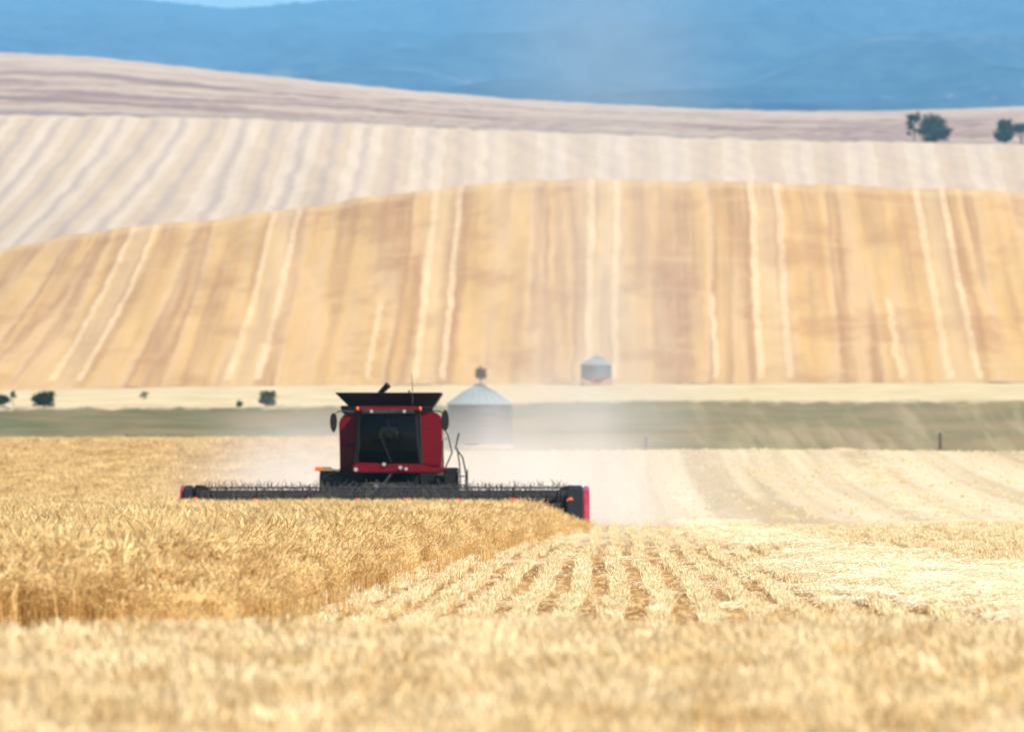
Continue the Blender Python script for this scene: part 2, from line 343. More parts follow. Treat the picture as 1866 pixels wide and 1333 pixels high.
# far mountains
def mountains():
    ridge = table([(-3000, -120), (-900, -60), (0, -14), (250, -6), (300, 4), (370, 16), (430, 20), (490, 16), (560, 2), (610, -6), (680, -2), (720, 2), (770, -8), (900, -50), (1400, -90), (2600, -110)])
    rows = np.concatenate([np.linspace(6500, 9000, 12), np.linspace(9100, 24000, 130), np.linspace(24200, 30000, 12)])
    cols = np.linspace(-.34, .34, 900)
    Y, Sg = np.meshgrid(rows, cols, indexing='ij'); X = Sg * Y
    px = 933 + F * Sg
    yr = np.interp(px, TX, ridge)
    yy = np.where(Y < 9000, 235 + 0 * Y, 0) + 0.0
    t = np.clip((Y - 9000) / 15000, 0, 1)
    yprof = 225 * (1 - t) ** 1.5 + yr * (1 - (1 - t) ** 1.5)
    Z = EYE + (880 - yprof) * Y / F
    z9 = EYE + (880 - 225) * 9000 / F
    Z = np.where(Y < 9000, 58 + (z9 - 58) * ((Y - 6500) / 2500) ** 2, Z)
    # valleys and spurs
    def nz(x, y): return np.sin(x * .0021 + 1.7 * np.sin(y * .0006)) * .5 + np.sin(x * .0057 + y * .0009) * .25 + np.sin(x * .0133 - y * .0021 + 2 * np.sin(x * .002)) * .12
    Z = Z - np.abs(nz(X, Y)) * 110 * np.sin(np.pi * t) ** 1.0
    tree = rng.normal(0, 3.2, Z.shape); Z = Z + tree * (t > .5)
    Z = np.where(Y > 24050, Z * np.clip(1 - (Y - 24000) / 7000, 0, 1), Z)
    n, m = Y.shape; idx = np.arange(n * m).reshape(n, m)
    q = np.stack([idx[:-1, :-1], idx[:-1, 1:], idx[1:, 1:], idx[1:, :-1]], -1).reshape(-1, 4)
    me = mesh_np('mountains', np.stack([X, Y, Z], -1).reshape(-1, 3), q)
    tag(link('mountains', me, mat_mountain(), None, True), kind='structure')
mountains()

# ------------------------------------------------------------------ straw and wheat as instanced clumps
def straw_mat(name, c0, c1, trans=.35, rough=.7, ns=1.6, wp=.34):
    k = N(name); oi = k.n('ShaderNodeObjectInfo').outputs['Random']
    z = k.n('ShaderNodeAttribute'); z.attribute_name = 'tone'
    loc = k.n('ShaderNodeObjectInfo').outputs['Location']
    pat = k.step(k.noise(loc, ns, 4, .65), .38, .64)
    f = k.math('ADD', k.math('ADD', k.math('MULTIPLY', k.step(oi, .05, .8), .55), k.math('MULTIPLY', z.outputs['Fac'], .16)), k.math('MULTIPLY', pat, wp)); f = k.math('MULTIPLY', f, 1.05 / (.71 + wp), clamp=True)
    col = k.mix(f, c0, c1)
    d = k.n('ShaderNodeBsdfDiffuse'); t = k.n('ShaderNodeBsdfTranslucent'); g = k.n('ShaderNodeBsdfGlossy')
    k.set(d.inputs[0], col); k.set(t.inputs[0], col); k.set(g.inputs[0], (.9, .85, .7)); g.inputs['Roughness'].default_value = .45
    m1 = k.n('ShaderNodeMixShader'); m1.inputs[0].default_value = trans; m2 = k.n('ShaderNodeMixShader'); m2.inputs[0].default_value = .02
    k.t.links.new(d.outputs[0], m1.inputs[1]); k.t.links.new(t.outputs[0], m1.inputs[2]); k.t.links.new(m1.outputs[0], m2.inputs[1]); k.t.links.new(g.outputs[0], m2.inputs[2])
    k.t.links.new(m2.outputs[0], k.out.inputs[0]); return k.m
def clump_mesh(name, kind, n, h, spread, seed, mats):
    r = random.Random(seed); V = []; Fc = []; M = []; T = []
    def strip(p, w, side, m, tone):
        b = len(V)
        for i, q in enumerate(p):
            ww = w * (1 - .6 * i / (len(p) - 1)); V.append(q - side * ww); V.append(q + side * ww); T.extend((tone, tone))
        for i in range(len(p) - 1): Fc.append((b + 2 * i, b + 2 * i + 1, b + 2 * i + 3, b + 2 * i + 2)); M.append(m)
    for _ in range(n):
        a = r.uniform(0, 6.283); rad = spread * math.sqrt(r.random()); base = Vector((math.cos(a) * rad, math.sin(a) * rad, 0))
        if kind == 'lying': base.z = r.uniform(0, h * .8)
        la = r.uniform(0, 6.283); lean = Vector((math.cos(la), math.sin(la), 0)); tone = r.random()
        side = Vector((math.cos(a * 3), math.sin(a * 3), 0))
        if kind == 'lying':
            L = r.uniform(.12, .35); up = r.uniform(-.15, .35)
            p = [base + Vector((lean.x, lean.y, up)) * (L * t - L / 2) for t in (0, .5, 1)]
            strip(p, .006, Vector((-lean.y, lean.x, .3)), 0, tone); continue
        hh = h * r.uniform(.72, 1.08); ln = r.uniform(.03, .16) * hh * {'grass': 4.2, 'stub': 3.5}.get(kind, 1)
        p = [base + Vector((0, 0, hh * t)) + lean * ln * t * t for t in (0, .35, .7, 1)]
        strip(p, .006 if kind != 'grass' else .007, side, 0, tone)
        if r.random() < .5:      # a dry leaf
            q0 = p[1 + (r.random() < .5)]; ld = Vector((r.uniform(-1, 1), r.uniform(-1, 1), 0)).normalized()
            strip([q0, q0 + ld * .07 * h / .9 + Vector((0, 0, .05 * h)), q0 + ld * .17 * h / .9 - Vector((0, 0, .05 * h))], .007, Vector((-ld.y, ld.x, 0)), 0, tone * .8)
        if kind == 'wheat':
            tip = p[-1]; dr = r.uniform(-.1, 1.3); hd = (lean * (1 - dr * .3) + Vector((0, 0, dr))).normalized(); L = r.uniform(.08, .11)
            for sd in (Vector((-lean.y, lean.x, 0)), hd.cross(Vector((-lean.y, lean.x, 0)))):
                b = len(V); V.extend([tip, tip + hd * L * .4 - sd * .011, tip + hd * L, tip + hd * L * .4 + sd * .011]); T.extend([tone] * 4); Fc.append((b, b + 1, b + 2, b + 3)); M.append(1)
            for j in range(7):
                st = tip + hd * L * r.uniform(.3, 1); ad = (hd + Vector((r.uniform(-.4, .4), r.uniform(-.4, .4), r.uniform(-.2, .3)))).normalized()
                b = len(V); w = ad.orthogonal().normalized() * .0035; e = st + ad * r.uniform(.07, .13); V.extend([st - w, st + w, e]); T.extend([min(1, tone + .2)] * 3); Fc.append((b, b + 1, b + 2)); M.append(1)
    me = bpy.data.meshes.new(name); me.from_pydata([tuple(v) for v in V], [], Fc)
    for m in mats: me.materials.append(m)
    me.polygons.foreach_set('material_index', M)
    at = me.attributes.new('tone', 'FLOAT', 'POINT'); at.data.foreach_set('value', T)
    return bpy.data.objects.new(name, me)      # source for instancing only, not linked into the scene
def scatter(name, pts, sources, scl, label, cat):
    """points -> one object with instances of the clumps"""
    n = len(pts); me = bpy.data.meshes.new(name); me.vertices.add(n); me.vertices.foreach_set('co', np.asarray(pts, np.float32).ravel())
    a = me.attributes.new('rot', 'FLOAT', 'POINT'); a.data.foreach_set('value', rng.uniform(0, 6.283, n).astype(np.float32))
    a = me.attributes.new('scl', 'FLOAT', 'POINT'); a.data.foreach_set('value', np.asarray(scl, np.float32) if np.ndim(scl) else np.full(n, scl, np.float32))
    a = me.attributes.new('pick', 'INT', 'POINT'); a.data.foreach_set('value', rng.integers(0, len(sources), n).astype(np.int32))
    o = bpy.data.objects.new(name, me); COL.objects.link(o)
    g = bpy.data.node_groups.new(name, 'GeometryNodeTree')
    g.interface.new_socket('Geometry', in_out='INPUT', socket_type='NodeSocketGeometry'); g.interface.new_socket('Geometry', in_out='OUTPUT', socket_type='NodeSocketGeometry')
    gi = g.nodes.new('NodeGroupInput'); go = g.nodes.new('NodeGroupOutput'); iop = g.nodes.new('GeometryNodeInstanceOnPoints'); j = g.nodes.new('GeometryNodeJoinGeometry')
    for s_ in reversed(sources):
        oi = g.nodes.new('GeometryNodeObjectInfo'); oi.inputs['Object'].default_value = s_; oi.inputs['As Instance'].default_value = True
        g.links.new(oi.outputs['Geometry'], j.inputs[0])
    def attr(nm, t):
        x = g.nodes.new('GeometryNodeInputNamedAttribute'); x.data_type = t; x.inputs[0].default_value = nm; return x.outputs[0]
    cx = g.nodes.new('ShaderNodeCombineXYZ'); g.links.new(attr('rot', 'FLOAT'), cx.inputs[2])
    g.links.new(gi.outputs[0], iop.inputs['Points']); g.links.new(j.outputs[0], iop.inputs['Instance']); iop.inputs['Pick Instance'].default_value = True
    g.links.new(attr('pick', 'INT'), iop.inputs['Instance Index']); g.links.new(cx.outputs[0], iop.inputs['Rotation']); g.links.new(attr('scl', 'FLOAT'), iop.inputs['Scale'])
    g.links.new(iop.outputs[0], go.inputs[0])
    md = o.modifiers.new('scatter', 'NODES'); md.node_group = g
    return tag(o, label, cat, kind='stuff')

m_stalk = straw_mat('wheat_stalk', (.33, .165, .035), (.95, .66, .27)); m_head = straw_mat('wheat_head', (.46, .235, .05), (1.0, .81, .43))
m_stub = straw_mat('stubble_straw', (.66, .45, .18), (.99, .89, .60)); m_pale = straw_mat('dry_grass', (.56, .34, .11), (.99, .86, .56), ns=2.4, wp=.9); m_white = straw_mat('loose_straw', (.72, .56, .31), (.98, .88, .66), .25)
wheat_src = [clump_mesh('wheat_clump', 'wheat', 34, .66, .26, 10 + i, [m_stalk, m_head]) for i in range(7)]
stub_src = [clump_mesh('stubble_clump', 'stub', 30, .10, .07, 30 + i, [m_stub]) for i in range(6)]
grass_src = [clump_mesh('grass_clump', 'grass', 70, .24, .20, 50 + i, [m_pale]) for i in range(6)]
loose_src = [clump_mesh('straw_clump', 'lying', 60, .10, .28, 70 + i, [m_white]) for i in range(5)]

HX, HY = -3.78, 262.0           # the combine's front axle
EDGE_D = [0, 60, 88, 123, 200, 257.0]; EDGE_X = [-3.2, -2.95, -2.75, -2.15, .15, 1.75]
def bare(n, d0, d1, p0, p1, margin=0.0):
    """random points between two distances and two sides of the view, evenly per square metre"""
    u = rng.random(n); d = np.sqrt(d0 ** 2 + u * (d1 ** 2 - d0 ** 2)); px = rng.uniform(p0, p1, n); return (px - 933) / F * d, d
def wheat():
    A = []
    for d0, d1, dens in ((79, 130, 17), (130, 262, 12), (262, 500, 6)):
        p0, p1 = -450, 1100
        area = (p1 - p0) / F * (d1 ** 2 - d0 ** 2) / 2; x, d = bare(int(area * dens), d0, d1, p0, p1)
        e = np.interp(d, EDGE_D, EDGE_X) + rng.normal(0, .4, len(x))
        eh = HX - 6.15 + (d - 257) * .010 + rng.normal(0, .1, len(x))
        keep = np.where(d < 257.2, x < e, x < eh)
        A.append(np.stack([x[keep], d[keep], height(x[keep], d[keep])], -1))
    P = np.concatenate(A)
    hol = np.sin(P[:, 0] * 3.1 + 1.3 * np.sin(P[:, 1] * .7)) + np.sin(P[:, 0] * 1.7 - P[:, 1] * .9) + np.sin(P[:, 1] * 1.6 + P[:, 0]) + rng.normal(0, .5, len(P)); P = P[(hol < 1.5) | (P[:, 1] > 200)]
    s = .97 + .07 * np.sin(P[:, 0] * .9 + P[:, 1] * .25) + rng.normal(0, .12, len(P))
    de = np.interp(P[:, 1], EDGE_D, EDGE_X) - P[:, 0]; de = np.where(P[:, 1] < 257.2, de, 9); s = s * np.clip(.55 + .36 * de, .45, 1) * np.clip(.75 + .05 * (P[:, 1] - 79), 0, 1)
    scatter('wheat', P, wheat_src, np.clip(s, .4, 1.2), 'standing ripe golden wheat with bearded heads in front of and left of the red harvester', 'wheat')
wheat()
def stubble():
    A = []; Sc = []
    sp = .50
    for i in range(-30, 110):
        u0 = i * sp
        dd = np.arange(72, 262, .14) + rng.uniform(0, .1)
        dd = dd + rng.normal(0, .04, len(dd)); x = u0 + ROWDIR * dd + .05 * np.sin(dd * .07) + .03 * np.sin(dd * .22 + i * .9) + rng.normal(0, .030, len(dd)) - 9.0
        px = 933 + F * x / dd; e = np.interp(dd, EDGE_D, EDGE_X)
        keep = (px > -100) & (px < 2350) & (x > e + .05) & (rng.random(len(dd)) < np.where(dd > 170, .55, .95))
        A.append(np.stack([x[keep], dd[keep], height(x[keep], dd[keep])], -1)); Sc.append(rng.uniform(.45, 1.45, keep.sum()))
    x, d = bare(3500, 258, 500, 300, 2300); e = HX - 6 + (d - 257) * .01
    keep = (x > e + .3) & ~((np.abs(x - HX) < 3) & (d < 275)); A.append(np.stack([x[keep], d[keep], height(x[keep], d[keep])], -1)); Sc.append(rng.uniform(.6, 1.1, keep.sum()))
    x, d = bare(1800, 72, 262, 300, 2350); e = np.interp(d, EDGE_D, EDGE_X); keep = x > e
    A.append(np.stack([x[keep], d[keep], height(x[keep], d[keep])], -1)); Sc.append(rng.uniform(.3, .7, keep.sum()))
    scatter('stubble', np.concatenate(A), stub_src, np.concatenate(Sc), 'pale cut stubble in rows on the harvested ground right of the standing wheat', 'stubble')
stubble()
def foreground():
    x, d = bare(9500, 24, 66, -700, 2600)
    z = height(x, d); s = .85 + .35 * np.sin(x * 1.7 + d * .4) * np.sin(d * .7 - x) + rng.normal(0, .2, len(x))
    scatter('dry_grass', np.stack([x, d, z], -1), grass_src, np.clip(s, .35, 1.35), 'blurred pale dry grass along the near edge of the field, nearest the camera', 'grass')
foreground()
def windrow():
    A = []; Sc = []
    path = [(60, 5.0), (96, 5.25), (126, 5.55), (167, 5.85), (259, 6.3), (320, 6.9), (400, 7.9), (480, 9.1)]
    for dx, w, dens, d0, d1 in ((0, .6, 15, 66, 300), (-.1, .4, 12, 80, 128), (1.2, 1.1, 12, 78, 135), (9.6, .9, 1.5, 190, 480)):
        n = int((d1 - d0) * dens * w); d = rng.uniform(d0, d1, n); d = d[np.sin(d * .17 + w * 3) + np.sin(d * .063) + rng.normal(0, .7, n) > -.3]; n = len(d); x = np.interp(d, [p[0] for p in path], [p[1] for p in path]) + dx + rng.normal(0, w, n) + .25 * np.sin(d * .09)
        A.append(np.stack([x, d, height(x, d) + np.where(d < 200, rng.uniform(.02, .12, n), .02)], -1)); Sc.append(rng.uniform(.6, 1.4, n))
    x, d = bare(700, 72, 262, 500, 2350); e = np.interp(d, EDGE_D, EDGE_X); keep = x > e + .3
    A.append(np.stack([x[keep], d[keep], height(x[keep], d[keep]) + .03], -1)); Sc.append(rng.uniform(.3, .9, keep.sum()))
    scatter('loose_straw', np.concatenate(A), loose_src, np.concatenate(Sc), 'bright loose straw lying in bands on the stubble right of the harvester', 'straw')
windrow()

# ------------------------------------------------------------------ materials of the objects
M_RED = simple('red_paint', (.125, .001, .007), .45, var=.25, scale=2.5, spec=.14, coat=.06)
M_PINK = simple('sunlit_red_shield', (.33, .012, .03), .45, var=.15, coat=.4, dust=.15)  # lighter than red_paint: the sun on the shields is put into the colour
M_BLACK = simple('black_paint', (.010, .010, .011), .55, var=.3, spec=.25)
M_DARK = simple('dark_steel', (.017, .017, .02), .6, metal=.2, var=.3, dust=.15)
M_GREY = simple('worn_steel', (.25, .24, .23), .45, metal=.6, var=.3)
M_RUB = simple('rubber', (.02, .019, .018), .9, var=.3, dust=.35)
M_ORANGE = simple('orange_reflector', (.85, .13, .02), .35, var=.1)
M_REDR = simple('bright_red_plate', (.80, .03, .02), .4, var=.15)
M_LAMP = simple('lamp_lens', (.35, .34, .32), .15, var=.1, spec=.8)
M_RIM = simple('rim_paint', (.55, .5, .42), .5, var=.2, dust=.3)
M_SEAT = simple('seat_cloth', (.03, .03, .035), .9)
M_SKIN = simple('skin', (.45, .26, .18), .6, var=.1)
M_VEST = simple('vest_cloth', (.6, .62, .14), .8, var=.15)
M_SHIRT = simple('shirt_cloth', (.06, .07, .08), .9)
M_HAIR = simple('cap_cloth', (.05, .05, .06), .9)
def glass_mat():
    k = N('tinted_glass'); t = k.n('ShaderNodeBsdfTransparent'); g = k.n('ShaderNodeBsdfGlossy'); m = k.n('ShaderNodeMixShader'); fr = k.n('ShaderNodeFresnel')
    k.set(t.inputs[0], (.24, .30, .27)); g.inputs['Roughness'].default_value = .04; fr.inputs[0].default_value = 1.45
    k.set(m.inputs[0], k.math('MULTIPLY', fr.outputs[0], .35)); k.t.links.new(t.outputs[0], m.inputs[1]); k.t.links.new(g.outputs[0], m.inputs[2]); k.t.links.new(m.outputs[0], k.out.inputs[0]); return k.m
M_GLASS = glass_mat()

# ------------------------------------------------------------------ the combine harvester
def combine():
    root = empty('combine_harvester', (HX, HY, H(HX, HY)))
    tag(root, 'red and black combine harvester with a wide cutting header, driving towards the camera', 'combine harvester')
    # --- hull
    b = MB(); b.prism([(-1.42, 1.15), (1.5, 1.15), (1.62, 1.9), (1.62, 3.30), (1.45, 3.60), (-1.3, 3.60), (-1.5, 3.35), (-1.52, 1.9)], 'y', .62, 6.6)
    body = b.build('body', M_RED, root, bevel=.05)
    for sx, x0, x1, xb in ((-1, -1.53, -.86, -1.0), (1, .86, 1.63, .92)):
        lo = sorted((sx * 1.0, (-1.45 if sx < 0 else 1.6)))
        p = MB().prism([(x0, 1.98), (xb if sx < 0 else x1 - .02, 1.9), (x1, 2.1), (x1, 3.56 if sx < 0 else 3.42), (x1 - (0 if sx < 0 else .2), 3.62), (x0 + (.12 if sx < 0 else 0), 3.60)] if sx > 0 else
                       [(x0 + .03, 1.95), (-1.08, 1.88), (-.94, 2.2), (x1, 3.58), (x0 + .2, 3.58), (x0, 3.35)], 'y', -.12, .615)
        sp = p.build('side_panel', M_RED, root, bevel=.05)
        MB().box(x0 + .22, x1 - .15, -.135, -.123, 2.55, 2.62).build('trim_strip', M_BLACK, sp)
    MB().lathe([(.001, -.09), (.07, -.08), (.13, -.045), (.16, 0), (.001, .0)], 20, 0, 0, 'z', 0).build('glint_bulge', M_RED, sp, smooth=True)  # dome added to the panel to catch a sun glint
    q = sp.children[-1]; q.rotation_euler = (R(-90), 0, 0); q.location = (1.24, -.12, 2.5)
    # rear hood, chopper and engine deck
    MB().box(-1.35, 1.4, 6.61, 8.3, 1.5, 3.2, top=(-1.25, 1.3, 6.61, 7.8)).build('rear_hood', M_RED, root, bevel=.06)
    MB().box(-.9, .9, 7.2, 8.7, .9, 1.48).build('straw_chopper', M_BLACK, root, bevel=.04)
    # --- chassis and axle
    ch = MB(); ch.box(-1.3, 1.35, -.1, 6.2, .75, 1.14); ch.box(-1.5, 1.55, -.35, .6, 1.0, 1.74); ch.box(-1.46, -1.05, -.6, .3, .72, 1.5); ch.box(1.0, 1.5, -.6, .3, .72, 1.5)
    ch.tube([(-1.6, 0, .95), (1.6, 0, .95)], .16)
    ch.build('chassis', M_BLACK, root, bevel=.02)
    # --- wheels
    def wheel(x, y, r, w, name='wheel'):
        e = MB(); pr = [(r * .55, -w / 2), (r * .80, -w / 2), (r * .95, -w * .46), (r, -w * .34), (r, w * .34), (r * .95, w * .46), (r * .80, w / 2), (r * .55, w / 2), (r * .55, -w / 2)]
        e.lathe(pr, 40, x, y, 'x', r)
        for k in range(22):
            a = 2 * math.pi * k / 22
            for sgn in (-1, 1):
                a2 = a + (.14 if sgn > 0 else 0); c0 = Vector((x + sgn * .02, y + math.cos(a2) * r, r + math.sin(a2) * r)); a3 = a2 + .2
                c1 = Vector((x + sgn * w * .47, y + math.cos(a3) * r * .985, r + math.sin(a3) * r * .985)); e.tube([c0, c1], .035, 4)
        t = e.build(name, M_RUB, root, smooth=False)
        rm = MB().lathe([(0.001, -.1), (r * .3, -.12), (r * .5, -w * .3), (r * .56, -w * .42), (r * .56, w * .42), (r * .5, w * .3), (r * .3, .12), (0.001, .1)], 32, x, y, 'x', r)
        rm.build('rim', M_RIM, t, smooth=True)
        nb = MB().lathe([(0.001, -.2), (.14, -.2), (.14, .2), (0.001, .2)], 16, x, y, 'x', r); nb.build('hub', M_DARK, t)
    wheel(-1.80, 0, .92, .66); wheel(1.78, 0, .92, .66); wheel(-1.45, 5.4, .62, .45); wheel(1.45, 5.4, .62, .45)
    # --- cab
    cf = MB()
    for sx in (-1, 1):
        cf.tube([(sx * .97, -1.62, 2.05), (sx * .90, -1.74, 2.6), (sx * .84, -1.70, 3.62)], [.075, .06, .05], 6)      # front posts
        cf.tube([(sx * 1.0, -.25, 2.0), (sx * .92, -.2, 3.62)], .06, 6)
        cf.box(sx * .96 - .04, sx * .96 + .04, -1.62, -.2, 1.98, 2.1)
    cf.box(-.98, .98, -1.6, -.14, 1.80, 1.97); cf.box(-.9, .9, -.2, -.13, 2.0, 3.6)
    cf.box(-.86, .86, -1.78, -1.70, 3.50, 3.62)
    cab = cf.build('cab', M_BLACK, root, bevel=.01)
    # curved windscreen and side windows
    ws = MB(); n = 12; v = []; f = []
    for j, (z, hw, y0) in enumerate(((2.02, .95, -1.62), (2.3, .94, -1.70), (2.7, .90, -1.76), (3.1, .87, -1.77), (3.52, .84, -1.70))):
        for i in range(n + 1):
            t = -1 + 2 * i / n; v.append((t * hw, y0 - .22 * (1 - t * t), z))
    for j in range(4):
        for i in range(n): a = j * (n + 1) + i; f.append((a, a + 1, a + n + 2, a + n + 1))
    ws.add(v, f); ws.build('windscreen', M_GLASS, root, smooth=True)
    for sx in (-1, 1):
        MB().add([(sx * .965, -1.58, 2.08), (sx * .985, -.28, 2.08), (sx * .90, -.24, 3.56), (sx * .85, -1.66, 3.56)], [(0, 1, 2, 3)]).build('side_window', M_GLASS, root)
    wp = MB().tube([(.1, -1.98, 2.08), (-.25, -1.99, 2.9)], .012, 5); wp.build('wiper', M_BLACK, root)
    # roof with visor
    rf = MB().prism([(-.95, 3.62), (1.0, 3.62), (1.04, 3.69), (.92, 3.77), (-.88, 3.77), (-1.0, 3.69)], 'y', -1.95, .6)
    roof = rf.build('cab_roof', M_RED, root, bevel=.04)
    MB().box(-.8, .8, -2.0, -1.96, 3.55, 3.68).build('visor', M_DARK, roof, bevel=.01)
    for i, x in enumerate((-.5, .5)):
        MB().tube([(x, -2.03, 3.61), (x, -2.0, 3.61)], .05, 12).build('work_light', M_LAMP, roof)
    for x in (-.93, .98): MB().lathe([(.001, .07), (.035, .06), (.045, .03), (.045, -.05), (.001, -.05)], 12, x, -1.98, 'z', 3.68).build('amber_lamp', M_ORANGE, root, smooth=True)
    # interior: seat, steering column
    st = MB(); st.box(-.28, .28, -.75, -.28, 2.42, 2.62); st.box(-.27, .27, -.36, -.24, 2.62, 3.2); st.box(-.13, .13, -.36, -.27, 3.2, 3.42); st.box(-.2, .2, -.6, -.35, 1.97, 2.25)
    st.build('seat', M_SEAT, root, bevel=.04)
    sc = MB(); sc.tube([(0, -1.3, 1.97), (0, -1.05, 2.8)], .04); sc.box(-.42, .42, -1.5, -1.2, 1.97, 2.62)
    ring = [(.19 * math.cos(a), -1.03 + .05 * math.sin(a), 2.84 + .15 * math.sin(a)) for a in np.linspace(0, 6.283, 21)]; sc.tube(ring, .016, 6)
    sc.build('steering_wheel', M_BLACK, root)
    # lower red fairing under the cab
    fr = MB().prism([(-1.12, 1.80), (-1.0, 1.73), (1.5, 1.73), (1.85, 1.82), (1.85, 1.90), (1.3, 1.92), (1.0, 2.0), (-.9, 2.05), (-1.1, 1.98)], 'y', -1.86, -1.63)
    fr.build('front_fairing', M_RED, root, bevel=.05)
    for x, z, r in ((-.98, 1.84, .06), (-.12, 2.0, .055), (.38, 1.9, .055), (.55, 1.86, .05)):
        MB().tube([(x, -1.93, z), (x, -1.86, z)], r, 14).build('headlight', M_LAMP, root)
    # --- feeder house
    fh = MB().prism([(-.35, 1.72), (-3.35, 1.12), (-3.35, .42), (-.2, .8)], 'x', -.72, .72); fe = fh.build('feeder_house', M_BLACK, root, bevel=.03)
    for sx in (-1, 1): MB().tube([(sx * .8, -.4, .9), (sx * .8, -2.9, .62)], .05).build('lift_cylinder', M_GREY, root)
    MB().tube([(-.33, -3.12, 1.33), (-.33, -3.02, 1.33)], .085, 14).build('work_light', M_LAMP, root)
    # --- grain tank and its flared covers
    MB().box(-1.2, 1.34, -.1, 3.2, 3.61, 3.80).build('grain_tank', M_BLACK, root, bevel=.02)
    tk = [(-1.22, 1.36, -.15, 3.25), (-1.62, 1.62, -.55, 3.7)]
    z0, z1 = 3.80, 4.20
    (ax0, ax1, ay0, ay1), (bx0, bx1, by0, by1) = tk
    quads = [((ax0, ay0), (ax1, ay0), (bx1, by0), (bx0, by0)), ((ax1, ay0), (ax1, ay1), (bx1, by1), (bx1, by0)), ((ax1, ay1), (ax0, ay1), (bx0, by1), (bx1, by1)), ((ax0, ay1), (ax0, ay0), (bx0, by0), (bx0, by1))]
    for q in quads:
        v = [(q[0][0], q[0][1], z0), (q[1][0], q[1][1], z0), (q[2][0], q[2][1], z1), (q[3][0], q[3][1], z1)]
        nn = (Vector(v[1]) - Vector(v[0])).cross(Vector(v[3]) - Vector(v[0])).normalized() * .025
        v2 = [tuple(Vector(p) + nn) for p in v]
        MB().add(v + v2, [(0, 1, 2, 3), (7, 6, 5, 4), (0, 4, 5, 1), (1, 5, 6, 2), (2, 6, 7, 3), (3, 7, 4, 0)]).build('tank_cover', M_BLACK, root)
    # small drooping flaps beside the tank, left of the picture
    MB().box(-1.42, -1.0, -.2, .5, 3.55, 3.8, top=(-1.5, -1.0, -.2, .5)).build('tank_bracket', M_DARK, root, bevel=.03)
    g = MB(); g.lathe([(1.35, 0), (.9, .16), (.4, .3), (.001, .36)], 24, .07, 1.6, 'z', 3.86)
    g.build('grain', simple('grain', (.62, .42, .17), .9, scale=30), root, smooth=True)
    MB().tube([(-.42, .4, 4.0), (-.2, .2, 4.26), (-.02, .1, 4.44)], [.1, .085, .1], 10).build('loading_auger', M_BLACK, root)
    MB().tube([(.73, -.6, 3.86), (.73, -.6, 4.25), (.71, -.6, 4.78)], [.02, .012, .007], 6).build('antenna', M_DARK, root)
    MB().tube([(.62, .1, 4.05), (.62, .1, 4.27)], .03, 6).build('breather_pipe', M_DARK, root)
    MB().tube([(1.46, 3.9, 3.3), (1.5, 5, 3.35), (1.5, 8.6, 3.4)], .15, 12).build('unloading_auger', M_RED, root, smooth=True)
    # --- mirrors
    for sx, x, z, w, h in ((-1, -1.66, 3.27, .11, .30), (1, 1.74, 3.34, .12, .33)):
        m_ = MB(); m_.tube([(sx * .9, -1.6, 3.6), (x * .9, -1.75, 3.62), (x, -1.8, 3.5), (x, -1.8, z - h)], .022, 6)
        arm = m_.build('mirror_arm', M_BLACK, root)
        pr = [(x + w * math.cos(a) * (1 - .12 * sx * math.sin(a)), z + h * math.sin(a)) for a in np.linspace(0, 6.283, 17)[:-1]]
        MB().prism(pr, 'y', -1.9, -1.81).build('mirror', M_BLACK, arm, bevel=.02)
    # --- operator's ladder, platform and rails (right of the picture)
    pl = MB(); pl.box(1.56, 2.14, -1.7, -.7, 1.82, 1.9); pl.box(1.70, 2.12, -1.65, -1.0, 1.2, 1.8); pl.build('platform', M_BLACK, root, bevel=.02)
    rl = MB()
    rl.tube([(1.75, -1.7, 1.9), (1.95, -1.7, 2.35), (1.82, -1.7, 2.9), (1.72, -1.7, 3.05)], .024, 6)
    rl.tube([(1.68, -1.0, 1.9), (1.66, -1.0, 2.7), (1.78, -1.0, 2.8)], .024, 6)
    rl.tube([(2.16, -1.75, 2.95), (2.06, -1.75, 2.5), (2.28, -1.75, 2.2), (2.38, -1.75, 1.7), (2.36, -1.75, 1.15)], .026, 6)
    rl.tube([(2.1, -1.6, 2.5), (2.18, -1.6, 2.0), (2.22, -1.6, 1.2)], .022, 6)
    rl.build('handrail', M_DARK, root)
    ld = MB()
    for z in (.75, 1.05, 1.35, 1.62): ld.box(2.12, 2.42, -1.75, -1.35, z, z + .035)
    ld.tube([(2.14, -1.7, .7), (2.14, -1.7, 1.85)], .02, 6); ld.tube([(2.42, -1.7, .7), (2.42, -1.7, 1.85)], .02, 6)
    ld.build('ladder', M_DARK, root)
    # --- marker arm (left)
    ma = MB(); ma.tube([(-1.5, -1.3, 1.8), (-1.75, -1.35, 1.85)], .03, 6); ma.box(-2.22, -1.72, -1.4, -1.32, 1.79, 1.92); a_ = ma.build('marker_arm', simple('olive_metal', (.22, .19, .09), .6), root, bevel=.02)
    MB().box(-2.24, -2.02, -1.42, -1.401, 1.80, 1.91).build('reflector', M_ORANGE, a_, bevel=.005)

    # --- header (a part with its own pieces)
    hd = MB()
    hd.box(-6.05, 5.75, -3.36, -3.28, .38, 1.14)                            # back sheet
    hd.prism([(-3.37, .36), (-4.75, .16), (-4.75, .10), (-3.28, .28)], 'x', -6.05, 5.75)   # deck
    hd.tube([(-6.05, -3.3, 1.15), (5.75, -3.3, 1.15)], .06, 8)
    for x in np.arange(-5.6, 5.7, .93): hd.box(x - .03, x + .03, -3.5, -3.37, .4, 1.15)
    head = hd.build('header', M_BLACK, root)
    kb = MB()
    for x in np.arange(-6.0, 5.75, .1): kb.add([(x - .02, -4.76, .1), (x + .02, -4.76, .1), (x, -4.90, .09), (x, -4.78, .14)], [(0, 1, 2), (0, 2, 3), (1, 3, 2), (0, 3, 1)])
